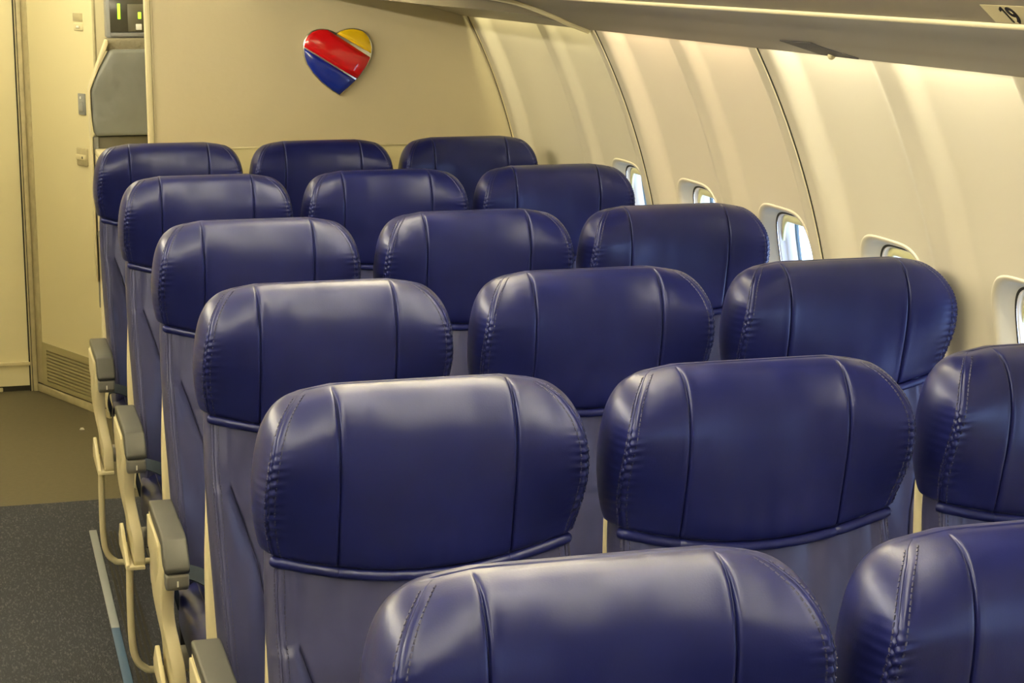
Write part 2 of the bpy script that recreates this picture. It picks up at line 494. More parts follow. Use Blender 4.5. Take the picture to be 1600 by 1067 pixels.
# number placard and numerals on the slanted front strip
fA, fB = Vector((1.166, 0, 1.6010)), Vector((1.1345, 0, 1.6295))
fu = (fB - fA).normalized()
fn = Vector((-fu.z, 0, fu.x)); fn = fn if fn.x < 0 else -fn
def text_mesh(body, size, m):
    c = bpy.data.curves.new('txt', 'FONT'); c.body = body; c.size = size; c.extrude = .0004; c.offset = .0007; c.align_x = 'LEFT'
    c.space_character = 1.0
    o = bpy.data.objects.new('txt', c); COL.objects.link(o)
    dg = bpy.context.evaluated_depsgraph_get()
    me = bpy.data.meshes.new_from_object(o.evaluated_get(dg))
    bpy.data.objects.remove(o)
    me.materials.clear(); me.materials.append(m)
    return me
pl = MB().box((0, 0, 0), (.20, .030, .0008)).mesh('placard', M_STICK)
def place_face(o, y, s, off):
    X = Vector((0, -1, 0)); Yv = fu; Z = X.cross(Yv)
    if Z.dot(fn) < 0: Z = -Z
    mm = Matrix((X, Yv, Z)).transposed().to_4x4()
    mm.translation = fA + fu * s + fn * off + Vector((0, y, 0))
    o.matrix_world = mm
o = obj('row_placard', pl, ob); place_face(o, 2.035, .0015, -.0003); o['label'] = 'pale placard film behind the number'
nm = text_mesh('9', .038, M_INK)
one = MB().prism([(.0035, 0), (.0075, 0), (.0075, .0268), (.0045, .0268), (-.0025, .0222), (-.0025, .0180), (.0035, .0215)], 2, 0, .0006).mesh('numeral', M_INK, smooth=False)
o1 = obj('numeral', one, o, (.0385, .0015, .0007))
o2 = obj('numeral', nm, o, (.0495, .0015, .0012))
o1['label'] = 'black numeral 1'; o2['label'] = 'black numeral 9'

# closeout between bin end and partition
cl = [(1.497, 1.505), (1.44, 1.520), (1.35, 1.541), (1.25, 1.553), (1.1, 1.566), (.95, 1.585), (.85, 1.62)]
cl = [tuple(p) for p in catmull(cl, 24)]
o = MB().prism(cl + [(.85, 2.06), (1.40, 2.0), (1.43, 1.58)], 1, B_Y1 + .035, Y_BULK - .002).obj('bin_closeout', M_BIN_SHADED, angle=50)
tag(o, 'plain shade-darkened beige closing panel between the bin end and the rear partition', 'panel')

# partition (wall_back) -------------------------------------------------
wbk = empty('wall_back', (0, Y_BULK, 0))
tag(wbk, 'beige rear partition carrying the heart emblem', 'wall', kind='structure')
RB = 1.722
def xr(z): return math.sqrt(RB * RB - (z - ZC) ** 2)
def part_poly(z0, z1):
    zs = np.linspace(z0, z1, 30)
    return [(.537, z0)] + [(xr(z), z) for z in zs] + [(.537, z1)]
o = MB().prism(part_poly(1.113, 2.08), 1, 0, .03).obj('upper_panel', M_BULK, wbk, bevel=.0)
o = MB().prism(part_poly(0.0, 1.110), 1, .0015, .03).obj('lower_panel', M_BULK2, wbk)
o = MB().box((.535, -.004, 1.1085), (1.66, .002, 1.1135)).obj('seam_strip', M_TRIM, wbk, bevel=.001)
o = MB().box((.521, -.006, 0.0), (.5375, .036, 2.08)).obj('edge_trim', M_TRIM, wbk, bevel=.003)
o = MB().box((.5385, -.003, 1.115), (.5425, .001, 2.06)).obj('edge_bead', M_CREAM, wbk, bevel=.001)
# curved trim between the partition and the sidewall
tr = empty('trim_1', (0, 0, 0)); tag(tr, 'curved beige trim between the rear partition and the sidewall', 'trim', kind='structure')
A = np.linspace(-.3, .56, 40)
def strip(Ra, Rb, ya, yb):
    v = []; f = []
    for a in A:
        x0, z0 = cyl(a, Ra); x1, z1 = cyl(a, Rb)
        v += [(x0, ya, z0), (x1, yb, z1)]
    for i in range(len(A) - 1): f.append((2 * i, 2 * i + 1, 2 * i + 3, 2 * i + 2))
    return v, f
o = MB()
sec = [(RB - .002, Y_BULK), (RB - .014, Y_BULK - .004), (RB - .016, Y_BULK - .014), (RB - .012, Y_BULK - .020), (RB - .004, Y_BULK - .024), (RB - .001, Y_BULK - .045), (RB + .012, Y_BULK - .05)]
for s_, e_ in zip(sec[:-1], sec[1:]): o.add(*strip(s_[0], e_[0], s_[1], e_[1]))
o.obj('edge_moulding', M_TRIM, tr, angle=60)
MB().add(*strip(RB - .013, RB - .0155, Y_BULK - .0035, Y_BULK - .0035)).tube([(cyl(a, RB - .015)[0], Y_BULK - .012, cyl(a, RB - .015)[1]) for a in A], .0022, 6).obj('gap_line', M_DARK, tr)
MB().tube([(cyl(a, RB + .0045)[0], Y_BULK - .050, cyl(a, RB + .0045)[1]) for a in A], .0025, 6).obj('gap_line', M_DARK, tr)

# heart emblem ----------------------------------------------------------
HX, HZ, HS = 1.0995, 1.372, .000281
def hp(px, py): return ((px - 612) * HS * 1.013, -(py - 545) * HS * .985 )
heart = [(600, 243), (640, 216), (690, 200), (740, 191), (790, 190), (840, 197), (890, 215), (930, 247), (960, 290), (978, 340), (988, 400), (985, 460), (968, 530), (920, 620), (860, 700), (800, 770), (720, 845), (622, 932),
         (540, 878), (430, 790), (330, 680), (265, 580), (238, 490), (230, 400), (245, 320), (280, 260), (335, 217), (390, 199), (440, 194), (500, 200), (555, 219)]
def clip(poly, a, b, keep):
    """half plane of line a-b"""
    out = []; d = (b[0] - a[0], b[1] - a[1])
    f = lambda p: ((p[0] - a[0]) * d[1] - (p[1] - a[1]) * d[0]) * keep
    for i in range(len(poly)):
        p, q = poly[i], poly[(i + 1) % len(poly)]
        fp, fq = f(p), f(q)
        if fp >= 0: out.append(p)
        if fp * fq < 0:
            t = fp / (fp - fq); out.append((p[0] + t * (q[0] - p[0]), p[1] + t * (q[1] - p[1])))
    return out
def shrink(poly, c, k): return [(c[0] + (p[0] - c[0]) * k, c[1] + (p[1] - c[1]) * k) for p in poly]
he = empty('heart_emblem', (HX, Y_BULK, HZ))
tag(he, 'glossy heart emblem in blue, red and yellow bands with silver edges on the partition', 'emblem')
MB().prism([hp(*p) for p in heart], 1, -.016, -.0005).obj('backing', M_CHROME, he, bevel=.003)
hs = shrink(heart, (612, 520), .965)
def dome(poly, m, name, y0=-.0165, amp=.011):
    bm = bmesh.new()
    P = [hp(*p) for p in poly]
    vs = [bm.verts.new((x, y0, z)) for x, z in P]
    f = bm.faces.new(vs)
    bmesh.ops.triangulate(bm, faces=[f])
    bmesh.ops.subdivide_edges(bm, edges=bm.edges[:], cuts=4, use_grid_fill=True)
    bmesh.ops.triangulate(bm, faces=bm.faces[:])
    E = np.array(P); E2 = np.roll(E, -1, 0)
    for v in bm.verts:
        p = np.array((v.co.x, v.co.z))
        dd = E2 - E; t = np.clip(((p - E) * dd).sum(1) / (dd * dd).sum(1), 0, 1)
        dist = np.sqrt(((E + dd * t[:, None] - p) ** 2).sum(1)).min()
        r2 = ((p[0]) / .115) ** 2 + ((p[1] - .01) / .115) ** 2
        v.co.y = y0 - .004 * min(1, dist / .006) ** .5 - amp * max(0, 1 - r2)
    ext = bmesh.ops.extrude_edge_only(bm, edges=[e for e in bm.edges if e.is_boundary])
    for v in [g for g in ext['geom'] if isinstance(g, bmesh.types.BMVert)]: v.co.y = -.012
    bmesh.ops.recalc_face_normals(bm, faces=bm.faces)
    for f in bm.faces: f.smooth = True
    me = bpy.data.meshes.new(name); bm.to_mesh(me); bm.free(); me.materials.append(m)
    o = obj(name, me, he); return o
yl = clip(hs, (615, 254), (975, 472), 1)
dome(yl, M_YEL, 'emblem_band')['label'] = 'yellow upper right band'
rd = clip(clip(hs, (540, 236), (960, 512), -1), (245, 390), (820, 752), 1)
dome(rd, M_RED, 'emblem_band')['label'] = 'red middle band'
bl = clip(hs, (240, 404), (810, 768), -1)
dome(bl, M_BLUE, 'emblem_band')['label'] = 'blue lower left band'

# entry area behind ------------------------------------------------------
wa = empty('wall_aft', (0, 7.65, 0)); tag(wa, 'cream rear wall at the end of the aisle with kick plate', 'wall', kind='structure')
MB().box((-1.7, 0, .115), (.183, .03, 2.2)).obj('wall_panel', M_DOOR, wa)
MB().box((-1.7, -.012, .103), (.188, .002, .118)).obj('wall_strip', M_TRIM, wa, bevel=.003)
MB().box((-1.7, -.004, .022), (.185, .03, .104)).obj('kick_plate', M_DOOR, wa)
MB().box((-1.7, .004, 0), (.185, .03, .024)).obj('shadow_gap', M_DARK, wa)
MB().box((-1.7, -.006, 0), (.08, .012, .016)).obj('floor_cove', M_TRIM, wa, bevel=.003)
tj = empty('trim_2', (0, 7.64, 0)); tag(tj, 'beige corner jamb with dark rubber seals beside the lavatory door', 'trim', kind='structure')
MB().box((.183, .0, 0), (.1885, .03, 2.2)).obj('rubber_seal', M_DARK, tj)
MB().box((.1885, -.004, 0), (.1935, .03, 2.2)).obj('jamb', M_JAMB, tj)
MB().box((.1935, .002, 0), (.196, .03, 2.2)).obj('rubber_seal', M_DARK, tj)
MB().box((.196, -.012, 0), (.2145, .03, 2.2)).obj('jamb', M_JAMB, tj, bevel=.004)

# lavatory door: local x along the door, y out of it toward the aisle
dd = Vector((.39471, -.91880, 0)); 
dn = Vector((-.91880, -.39471, 0))
dr = empty('door_1', (.2145, 7.640, 0))
mm = Matrix((dd, dn, Vector((0, 0, 1)))).transposed().to_4x4(); mm.translation = Vector((.2145, 7.640, 0)); dr.matrix_world = mm
tag(dr, 'cream lavatory door with louvred vent at its foot', 'door', kind='structure')
def D(name, a, b, m, bevel=0, par=None, **k): return MB().box(a, b).obj(name, m, par or dr, bevel=bevel, **k)
D('door_sill', (0, -.02, 0), (.61, .006, .030), M_JAMB, .003)
D('gap', (0, -.02, .030), (.61, -.003, .036), M_DARK)
D('door_leaf', (.055, -.02, .205), (.605, 0, 2.1), M_DOOR)
D('hinge_stile', (.0, -.02, .036), (.055, .003, 2.1), M_JAMB, .003)
kp = empty('vent_panel'); kp.parent = dr; kp['label'] = 'grey beige louvred panel'
kb = MB()
kb.box((.055, -.02, .178), (.605, .003, .205)); kb.box((.055, -.02, .036), (.605, .003, .054)); kb.box((.055, -.02, .054), (.092, .003, .178)); kb.box((.57, -.02, .054), (.605, .003, .178))
kb.obj('vent_frame', M_DOORG, kp)
MB().box((.09, -.02, .054), (.572, -.015, .178)).obj('vent_back', M_DARK, kp)
for k in range(9):
    z = .058 + k * .0133
    MB().add([(.092, -.012, z + .009), (.57, -.012, z + .009), (.57, .002, z), (.092, .002, z), (.092, -.012, z + .0115), (.57, -.012, z + .0115), (.57, .002, z + .0075), (.092, .002, z + .0075)],
             [(0, 1, 2, 3), (4, 5, 6, 7), (0, 1, 5, 4), (1, 2, 6, 5), (2, 3, 7, 6), (3, 0, 4, 7)]).obj('louvre', M_DOORG, kp, smooth=False)
D('occupied_sign', (.44, -.002, 1.455), (.512, .003, 1.484), M_JAMB, .001)['label'] = 'small olive sign plate'
q = D('door_lock', (.445, -.002, 1.421), (.516, .004, 1.448), M_TRIM, .003); q['label'] = 'silver slide lock'
D('lock_slot', (.464, .003, 1.429), (.499, .0045, 1.440), M_JAMB, .001, q); D('lock_knob', (.474, .004, 1.4305), (.492, .009, 1.4385), M_WHITE, .002, q)
q = D('ashtray', (.46, -.002, 1.118), (.512, .006, 1.195), M_GREYP, .002); q['label'] = 'grey ashtray plate with an arrow flap'
D('ashtray_flap', (.472, .005, 1.130), (.504, .009, 1.165), M_GREYP, .002, q); D('ashtray_knob', (.480, .005, 1.175), (.490, .009, 1.185), M_WHITE, .002, q)
q = D('door_handle', (.43, -.002, .930), (.515, .006, .995), M_JAMB, .004); q['label'] = 'beige recessed handle plate'
D('handle_grip', (.435, .004, .952), (.512, .012, .972), M_TRIM, .003, q)
D('handle_hole', (.485, .0115, .957), (.493, .0125, .966), M_DARK, 0, q)
D('edge_channel', (.592, -.005, .205), (.606, .004, 2.1), M_JAMB, .002)

# wall behind the attendant seat and the seat itself
ws = MB().box((.455, 7.085, 0), (1.66, 7.12, 2.2)).obj('wall_aft_side', M_DOOR)
tag(ws, 'cream wall behind the folded attendant seat', 'wall', kind='structure')
JY = 6.93
js = empty('crew_jumpseat', (.55, JY, 0)); tag(js, 'folded grey attendant jump seat with cream frame at the left of the partition', 'jump seat')
ox = .55
cz = [(.488, 1.366), (.64, 1.366), (.66, 1.066), (.426, 1.066), (.421, 1.12), (.4185, 1.222), (.437, 1.272)]
o = MB().prism([(x - ox, z) for x, z in cz], 1, -.055, .02).obj('head_cushion', M_GREYV, js, bevel=.014, seg=4, angle=60)
fr = [(.482, 1.40), (.476, 1.40), (.4105, 1.232), (.4135, .55), (.4185, .55), (.4165, 1.228), (.484, 1.385)]
MB().prism([(x - ox, z) for x, z in fr], 1, -.05, .02).obj('side_frame', M_CREAM, js, bevel=.002)
MB().prism([(x - ox, z) for x, z in [(.482, 1.402), (.66, 1.402), (.66, 1.36), (.485, 1.36), (.470, 1.36)]], 1, -.02, .10).obj('harness_fold', mat('harness webbing', (.20, .18, .12), .7, bump=.8, bscale=60, bdist=.01), js, bevel=.006)
MB().box((.43 - ox, -.02, .45), (.66 - ox, .09, 1.062)).obj('back_pad', mat('olive pad', (.12, .11, .07), .5), js, bevel=.006)
MB().box((.4205 - ox, -.03, .45), (.440 - ox, -.005, 1.062)).obj('back_post', M_GREYP, js, bevel=.004)
MB().box((.425 - ox, -.27, 1.000), (.66 - ox, -.02, 1.020)).obj('folded_pan', M_CREAM, js, bevel=.005)
MB().box((.425 - ox, -.27, .42), (.435 - ox, -.02, 1.000)).obj('pan_side', M_CREAM, js, bevel=.003)
MB().tube([(.424 - ox, -.29, .755), (.415 - ox, -.30, .755)], .012, 10).tube([(.418 - ox, -.30, .755), (.418 - ox, -.30, .50)], .0022, 6).obj('latch_knob', M_METAL, js)

ap = empty('attendant_panel', (.57, 7.0, 1.40)); tag(ap, 'dark control panel with green lights above the folded attendant seat', 'control panel')  # attendant control panel with display and indicator lights
MB().prism([(-.083, .002), (-.083, .18), (.12, .18), (.12, .002), (-.075, .002)], 1, -.02, .08).obj('panel_frame', M_GREYP, ap, bevel=.004)
MB().box((-.070, -.024, .022), (.12, -.018, .165)).obj('display', M_SCREEN, ap, bevel=.002)
MB().box((-.070, -.030, .006), (.12, -.02, .020)).obj('panel_ledge', M_CAPEND, ap, bevel=.003)
MB().box((-.043, -.027, .068), (-.0335, -.023, .122)).obj('indicator_light', M_GREEN, ap, bevel=.001)
MB().box((.028, -.027, .069), (.0385, -.023, .092)).obj('indicator_light', M_GREEN, ap, bevel=.001)
MB().box((-.008, -.0255, .024), (.06, -.0235, .12)).obj('inset_panel', mat('olive inset', (.09, .085, .06), .3), ap, bevel=.001)
MB().box((.019, -.030, .030), (.040, -.024, .051)).obj('push_button', M_WHITE, ap, bevel=.002)

# rest of the shell: left wall, ceiling, added wall at the front
wl_ = MB()
v = []; f = []
AA = np.linspace(-.42, .95, 40)
for a in AA:
    x, z = cyl(a, R0)
    v += [(-x, -3.5, z), (-x, 7.8, z)]
f = [(2 * i, 2 * i + 1, 2 * i + 3, 2 * i + 2) for i in range(39)]
tag(obj('wall_left', mesh('wall_left', v, f, M_WALL)), 'curved cream wall on the left side of the cabin', 'wall', kind='structure')
v = []; f = []
xs = np.linspace(-1.12, 1.45, 40)
for x in xs:
    z = 2.16 - .07 * abs(x) ** 2.2
    v += [(x, -3.5, z), (x, 7.8, z)]
f = [(2 * i, 2 * i + 1, 2 * i + 3, 2 * i + 2) for i in range(39)]
tag(obj('ceiling', mesh('ceiling', v, f, M_CEIL)), 'white arched cabin ceiling', 'ceiling', kind='structure')
o = MB().box((-1.75, -3.55, 0), (1.75, -3.5, 2.2)).obj('wall_light_stop', M_BULK2)  # unseen wall added to keep world light out; the cabin runs on
tag(o, 'unseen cream wall added to close the shell against outside light', 'wall', kind='structure')
MB_ = MB().box((-1.75, 7.80, 0), (1.75, 7.85, 2.2)).obj('wall_rear_end', M_DOOR); tag(MB_, 'plain closing wall at the very rear', 'wall', kind='structure')
# shell outside the right wall above the windows keeps daylight out of the slot
v = []; f = []
for a in np.linspace(.50, .95, 16):
    x, z = cyl(a, R0 + .005)
    v += [(x, -3.5, z), (x, 7.8, z)]
f = [(2 * i, 2 * i + 1, 2 * i + 3, 2 * i + 2) for i in range(15)]
obj('upper_shell', mesh('upper_shell', v, f, M_CEIL), wr)
v = []
aft = [cyl(a, R0) for a in np.linspace(-.42, .56, 24)]
v = [(x, y, z) for x, z in aft for y in (5.80, 7.8)]
obj('rear_shell', mesh('rear_shell', v, [(2 * i, 2 * i + 1, 2 * i + 3, 2 * i + 2) for i in range(23)], M_WALL), wr)

# scrap on the floor
o = MB().prism([(-.008, 0), (-.004, .006), (.005, .006), (.009, 0)], 1, -.006, .006).obj('paper_scrap', M_PAPER, None, (.3416, 6.935, 0))
tag(o, 'tiny white scrap of paper lying on the brown vinyl floor', 'litter')

# ------------------------------------------------------------------ seats
def columns(xs, xg, nc=16, no=9):
    """x samples on the front, symmetric, clustered at the seam xs and at the gusset edge xg"""
    cl = [-.010, -.005, -.0025, -.0014, -.0007, 0, .0007, .0014, .0025, .005, .010]
    xs = min(xs, xg - .026)
    half = list(np.linspace(0, xs - .013, nc)) + [xs + c for c in cl]
    rest = np.linspace(xs + .0125, xg - .009, no)
    half += list(rest) + [xg - .006, xg - .0035, xg - .0018, xg - .0009, xg]
    half = np.array(half)
    assert (np.diff(half) > 0).all(), half
    return np.concatenate([-half[:0:-1], half]), xs

def cushion_loft(levels, seam, sag=None, hseam=None, crown=None, split=.09, pucker=None, bolster=0.0):
    """levels rows: z, yC, yW, yB, w.  returns rings, front function samples"""
    rings = []; gus = []; bottom = []
    for li, (z, yc, yw, yb, w) in enumerate(levels):
        xg = w - .012
        X, xs = columns(seam(z), xg)
        ax = np.abs(X)
        bl = sst(split(z) if callable(split) else split, xg, ax)
        y = yc + (yw - yc) * bl
        thick = max(.0, min(1, (yb - min(yc, yw)) / .04))
        gs = np.exp(-((ax - xs) / .0012) ** 2)
        ge = np.exp(-((ax - xg) / .0013) ** 2)
        live = 1.0 if xs < xg - .0262 else 0.0
        y = y + (.0046 * gs * live + .0040 * ge) * thick
        y = y - .0008 * thick * np.exp(-((ax - xs - .006) / .004) ** 2) * live - .0008 * thick * np.exp(-((ax - xs + .006) / .004) ** 2) * live
        y = y - .0012 * thick * np.exp(-((ax - xg + .005) / .003) ** 2) - (.007 * thick * sst(0, .012, ax - xs) * (1 - sst(.02, .05, ax - xs)) * bolster * live)
        if pucker is not None:
            y = y + .0019 * pucker(z) * np.exp(-((ax - xg + .004) / .009) ** 2) * np.sin(2 * math.pi * z / .0115 + 1.3 * np.sign(X)) * thick
        if bolster:      # short pleats where the cover is pulled in under the headrest
            y = y + .0017 * float(sst(.855, .93, z)) * np.sin(2 * math.pi * X / .037 + 2.2 * np.sin(X * 33)) * (ax < xg - .02)
        else:
            y = y + .0010 * (1 - float(sst(.968, 1.03, z))) * thick * np.sin(2 * math.pi * X / .034 + .6) * np.exp(-(X / .07) ** 2)
        if hseam is not None:
            y = y + .0040 * np.exp(-((z - hseam) / .0025) ** 2) * (ax < xs)
        zz = np.full_like(X, z)
        pts = [(X[i], y[i], zz[i]) for i in range(len(X))]
        ye = y[-1] - .0040 * thick
        side = []
        for t, gr in ((.010, .6), (.022, .25), (.04, .05), (.07, 0), (.12, 0), (.2, 0), (.3, 0), (.42, 0), (.55, 0), (.7, 0), (.85, 0)):
            # from the gusset seam out to w and round to the back
            a = t * math.pi
            ex = xg + (w - xg) * math.sin(min(a, math.pi / 2) if t < .5 else math.pi / 2) if t < .5 else w - (.014) * (1 - math.sin(a))
            ey = ye + (yb - ye) * (t ** 1.15)
            pk = .0009 * (pucker(z) if pucker is not None else 0) * math.sin(2 * math.pi * z / .0115) * math.exp(-(t / .3) ** 2)
            side.append((ex - .0030 * gr * thick, ey + pk + .0030 * gr * thick, z))
        back = [(x, yb, z) for x in np.linspace(w - .02, -(w - .02), 9)]
        left = [(-p[0], p[1], p[2]) for p in side[::-1]]
        ring_ = pts + side + back + left
        out = []
        for (x, yy, z_) in ring_:
            dz = 0
            if sag: dz -= sag(x, z_)
            if crown: dz -= crown(x, z_)
            out.append((x, yy, z_ + dz))
        rings.append(out)
        n = len(X)
        gus.append((out[n - 1], out[0], y[n - 1]))
        bottom.append(out[:n])
    return rings, gus, bottom

def stitches(rows, length=.0042, pitch=.0062, r=.0010):
    """small thread dashes along polylines"""
    b = MB()
    for P in rows:
        P = [Vector(p) for p in P]
        s = 0; acc = [0]
        for a, c in zip(P[:-1], P[1:]): acc.append(acc[-1] + (c - a).length)
        def at(d):
            i = int(np.clip(np.searchsorted(acc, d) - 1, 0, len(P) - 2))
            u = (d - acc[i]) / max(1e-9, acc[i + 1] - acc[i]); return P[i].lerp(P[i + 1], u)
        d = .004
        while d + length < acc[-1]:
            b.tube([at(d), at(d + length)], r, 5); d += pitch
    return b

HL = [(.957, .004, .006, .040, .192), (.9590, -.016, -.010, .046, .199), (.963, -.028, -.019, .050, .203), (.980, -.035, -.026, .055, .207), (1.005, -.039, -.038, .058, .211), (1.035, -.043, -.053, .060, .2125),
      (1.06, -.044, -.062, .060, .211), (1.085, -.043, -.066, .059, .208), (1.11, -.039, -.061, .057, .203), (1.13, -.032, -.050, .053, .196), (1.145, -.023, -.036, .047, .187), (1.154, -.012, -.021, .038, .177), (1.159, .002, -.002, .028, .166), (1.160, .012, .012, .018, .155)]
hl = catmull(HL, 120)
sag = lambda x, z: .034 * max(0, 1 - (x / .20) ** 2) * float(np.clip((1.07 - z) / .113, 0, 1)) ** 1.2
crown = lambda x, z: .012 * float(sst(.10, .19, abs(x))) * float(sst(1.06, 1.16, z))
rings, gus, front = cushion_loft(hl, lambda z: .1106, split=.035, sag=sag, crown=crown, pucker=lambda z: float(sst(.965, 1.0, z)) * (1 - float(sst(1.07, 1.12, z))))
ME_HEAD = mesh('headrest', *loft(rings), M_HEAD)
# sewn seam stitches of the headrest: two rows on both sides of each gusset seam
rows = []
n0 = len(front[0])
for off_i in (-5, 1):
    for sgn in (1, -1):
        line = []
        for k in range(9, len(rings) - 8, 2):
            R_ = rings[k]
            p = R_[n0 - 1 + off_i] if off_i < 0 else R_[n0 + 3]
            line.append((p[0] * sgn, p[1] - .0003, p[2]))
        rows.append(line)
ME_HST = stitches(rows).mesh('stitching', M_STITCH)
pb = [front[14][i] for i in range(0, n0, 2)]
ME_HPIPE = MB().tube([(p[0] * .995, p[1] + .0015, p[2] - .0085) for p in pb], .0072, 10).mesh('bottom_piping', M_HEAD)

BL = [(.415, -.095, -.135, -.03, .178), (.42, -.118, -.158, -.035, .186), (.45, -.128, -.172, -.035, .190), (.52, -.113, -.160, -.022, .192), (.60, -.092, -.136, -.008, .195), (.68, -.072, -.105, .006, .197), (.76, -.052, -.074, .020, .199),
      (.84, -.034, -.044, .032, .200), (.90, -.022, -.024, .040, .199), (.95, -.014, -.012, .044, .197), (1.0, -.008, -.004, .044, .192)]
bl_ = catmull(BL, 130)
xseam = lambda z: float(np.interp(z, [.41, .5, .62, .715, .79, .84, .865, .89], [.104, .105, .112, .124, .146, .162, .1725, .190]))
rings2, gus2, front2 = cushion_loft(bl_, xseam, hseam=.785, bolster=1.0, split=lambda z: min(xseam(z) - .004, .16))
ME_BACK = mesh('backrest', *loft(rings2), M_BACK_LIT)
n2 = len(front2[0])
rows = []
for off_i in (-5, 1):
    for sgn in (1, -1):
        line = []
        for k in range(4, len(rings2) - 14, 2):
            p = rings2[k][n2 - 1 + off_i] if off_i < 0 else rings2[k][n2 + 3]
            line.append((p[0] * sgn, p[1] - .0002, p[2]))
        rows.append(line)
ME_BST = stitches(rows).mesh('stitching', M_STITCH)
# cream shell behind the leather
SH = [(.40, -.06, -.06, -.012, .200), (.45, -.06, -.06, -.012, .205), (.6, -.034, -.034, .016, .2055), (.70, -.016, -.016, .033, .203), (.78, .002, .002, .048, .1975), (.84, .012, .012, .058, .194), (.92, .026, .026, .068, .190), (.98, .034, .034, .074, .186), (1.03, .040, .040, .076, .180), (1.08, .046, .046, .076, .170), (1.10, .052, .052, .072, .155)]
sh = catmull(SH, 36)
rg = []
for z, ya, _, yb, w in sh:
    P = []
    for k in range(28):
        c, s = sup(2 * math.pi * k / 28, 6)
        P.append((w * c, (ya + yb) / 2 + (yb - ya) / 2 * s, z))
    rg.append(P)
ME_SHELL = mesh('back_shell', *loft(rg), M_CREAM)
# seat cushion
cs = []
CT = [(-.600, .395, .440, .175), (-.603, .372, .455, .185), (-.595, .358, .466, .192), (-.57, .352, .474, .196), (-.50, .350, .476, .198), (-.40, .350, .470, .198), (-.30, .350, .464, .198), (-.20, .350, .464, .197), (-.14, .352, .470, .193), (-.125, .365, .46, .185)]
for y, z0, z1, w in catmull(CT, 40):
    P = []
    for k in range(48):
        c, s = sup(2 * math.pi * k / 48, 5)
        P.append((w * c, y, (z0 + z1) / 2 + (z1 - z0) / 2 * s + (.006 if s > .5 else 0) * (1 - (c) ** 2)))
    cs.append(P)
ME_CUSH = mesh('seat_cushion', *loft(cs), M_HEAD)
ME_CSEAM = []
for sg in (-1, 1):
    sm = MB()
    sm.tube([(sg * .158, y, float(np.interp(y, [c[0] for c in CT[2:]], [c[2] for c in CT[2:]])) + .0005) for y in np.linspace(-.585, -.16, 24)], .0022, 6)
    ME_CSEAM.append(sm.mesh('cushion_seam', M_STITCH))
# lap belt, two straps
def ribbon(pts, w, th, side):
    b = MB(); P = [Vector(p) for p in pts]; sd = Vector(side)
    for i, p in enumerate(P):
        d = (P[min(i + 1, len(P) - 1)] - P[max(i - 1, 0)]).normalized()
        s_ = (sd - d * sd.dot(d)).normalized(); n_ = d.cross(s_)
        b.v += [tuple(p + s_ * w / 2 + n_ * th / 2), tuple(p - s_ * w / 2 + n_ * th / 2), tuple(p - s_ * w / 2 - n_ * th / 2), tuple(p + s_ * w / 2 - n_ * th / 2)]
    k = len(P)
    for i in range(k - 1):
        for j in range(4):
            j2 = (j + 1) % 4
            b.f.append((i * 4 + j, i * 4 + j2, (i + 1) * 4 + j2, (i + 1) * 4 + j))
    b.f += [(0, 1, 2, 3), (k * 4 - 4, k * 4 - 3, k * 4 - 2, k * 4 - 1)]
    return b
rbA = catmull([(-.198, -.20, .435), (-.206, -.215, .475), (-.198, -.235, .508), (-.165, -.25, .505), (-.125, -.28, .488), (-.08, -.33, .480)], 22)
ME_BELT1 = ribbon(rbA, .047, .0025, (0.15, 1, .3)).mesh('belt_strap', M_BELT)
rbB = catmull([(.198, -.21, .435), (.202, -.22, .475), (.185, -.24, .497), (.14, -.26, .487), (.10, -.30, .480), (.06, -.36, .479)], 22)
ME_BELT2 = ribbon(rbB, .047, .0025, (-.15, 1, .3)).mesh('belt_strap', M_BELT)
ME_BUCK = MB().box((-.10, -.385, .480), (-.035, -.335, .494)).mesh('buckle', M_METAL, bevel=.004, seg=3)
# aisle armrest ------------------------------------------------------
AX0, AX1 = -.250, -.204
prof = [(-.195, .626), (-.195, .646), (-.425, .646), (-.455, .641), (-.492, .615), (-.503, .598), (-.499, .589), (-.455, .590), (-.43, .614)]
ME_ACAP = MB().prism(prof, 0, AX0, AX1).mesh('arm_cap', M_CAP, bevel=.006, seg=4, angle=60)
ME_AEND = MB().prism([(-.452, .591), (-.500, .588), (-.497, .564), (-.485, .554), (-.452, .558)], 0, AX0 + .002, AX1 - .002).mesh('arm_end', M_CAPEND, bevel=.005, seg=3, angle=60)
ME_ALOGO = MB().box((-.2285, -.4985, .565), (-.2255, -.490, .577)).mesh('release_mark', M_WHITE)
rg = []
for z, xa_, xb_, yf, yk in catmull([(.626, -.249, -.210, -.440, -.20), (.605, -.249, -.212, -.452, -.20), (.585, -.250, -.222, -.466, -.21), (.55, -.252, -.230, -.458, -.23), (.49, -.252, -.231, -.446, -.25), (.44, -.246, -.224, -.466, -.27), (.40, -.240, -.218, -.484, -.29), (.343, -.239, -.216, -.490, -.30)], 34):
    P = []
    for k in range(24):
        c, s_ = sup(2 * math.pi * (k + .5) / 24, 14)
        P.append(((xa_ + xb_) / 2 + (xb_ - xa_ + .004) / 2 * c, (yf + yk) / 2 + (yk - yf) / 2 * s_, z))
    rg.append(P)
ME_ABODY = mesh('arm_body', *loft(rg), M_CREAM)
side = [(-.205, .622), (-.40, .622), (-.408, .615), (-.408, .570), (-.36, .53), (-.205, .56)]
ME_ASIDE = MB().prism(side, 0, -.2545, -.2475).mesh('side_plate', M_CREAM, bevel=.002)
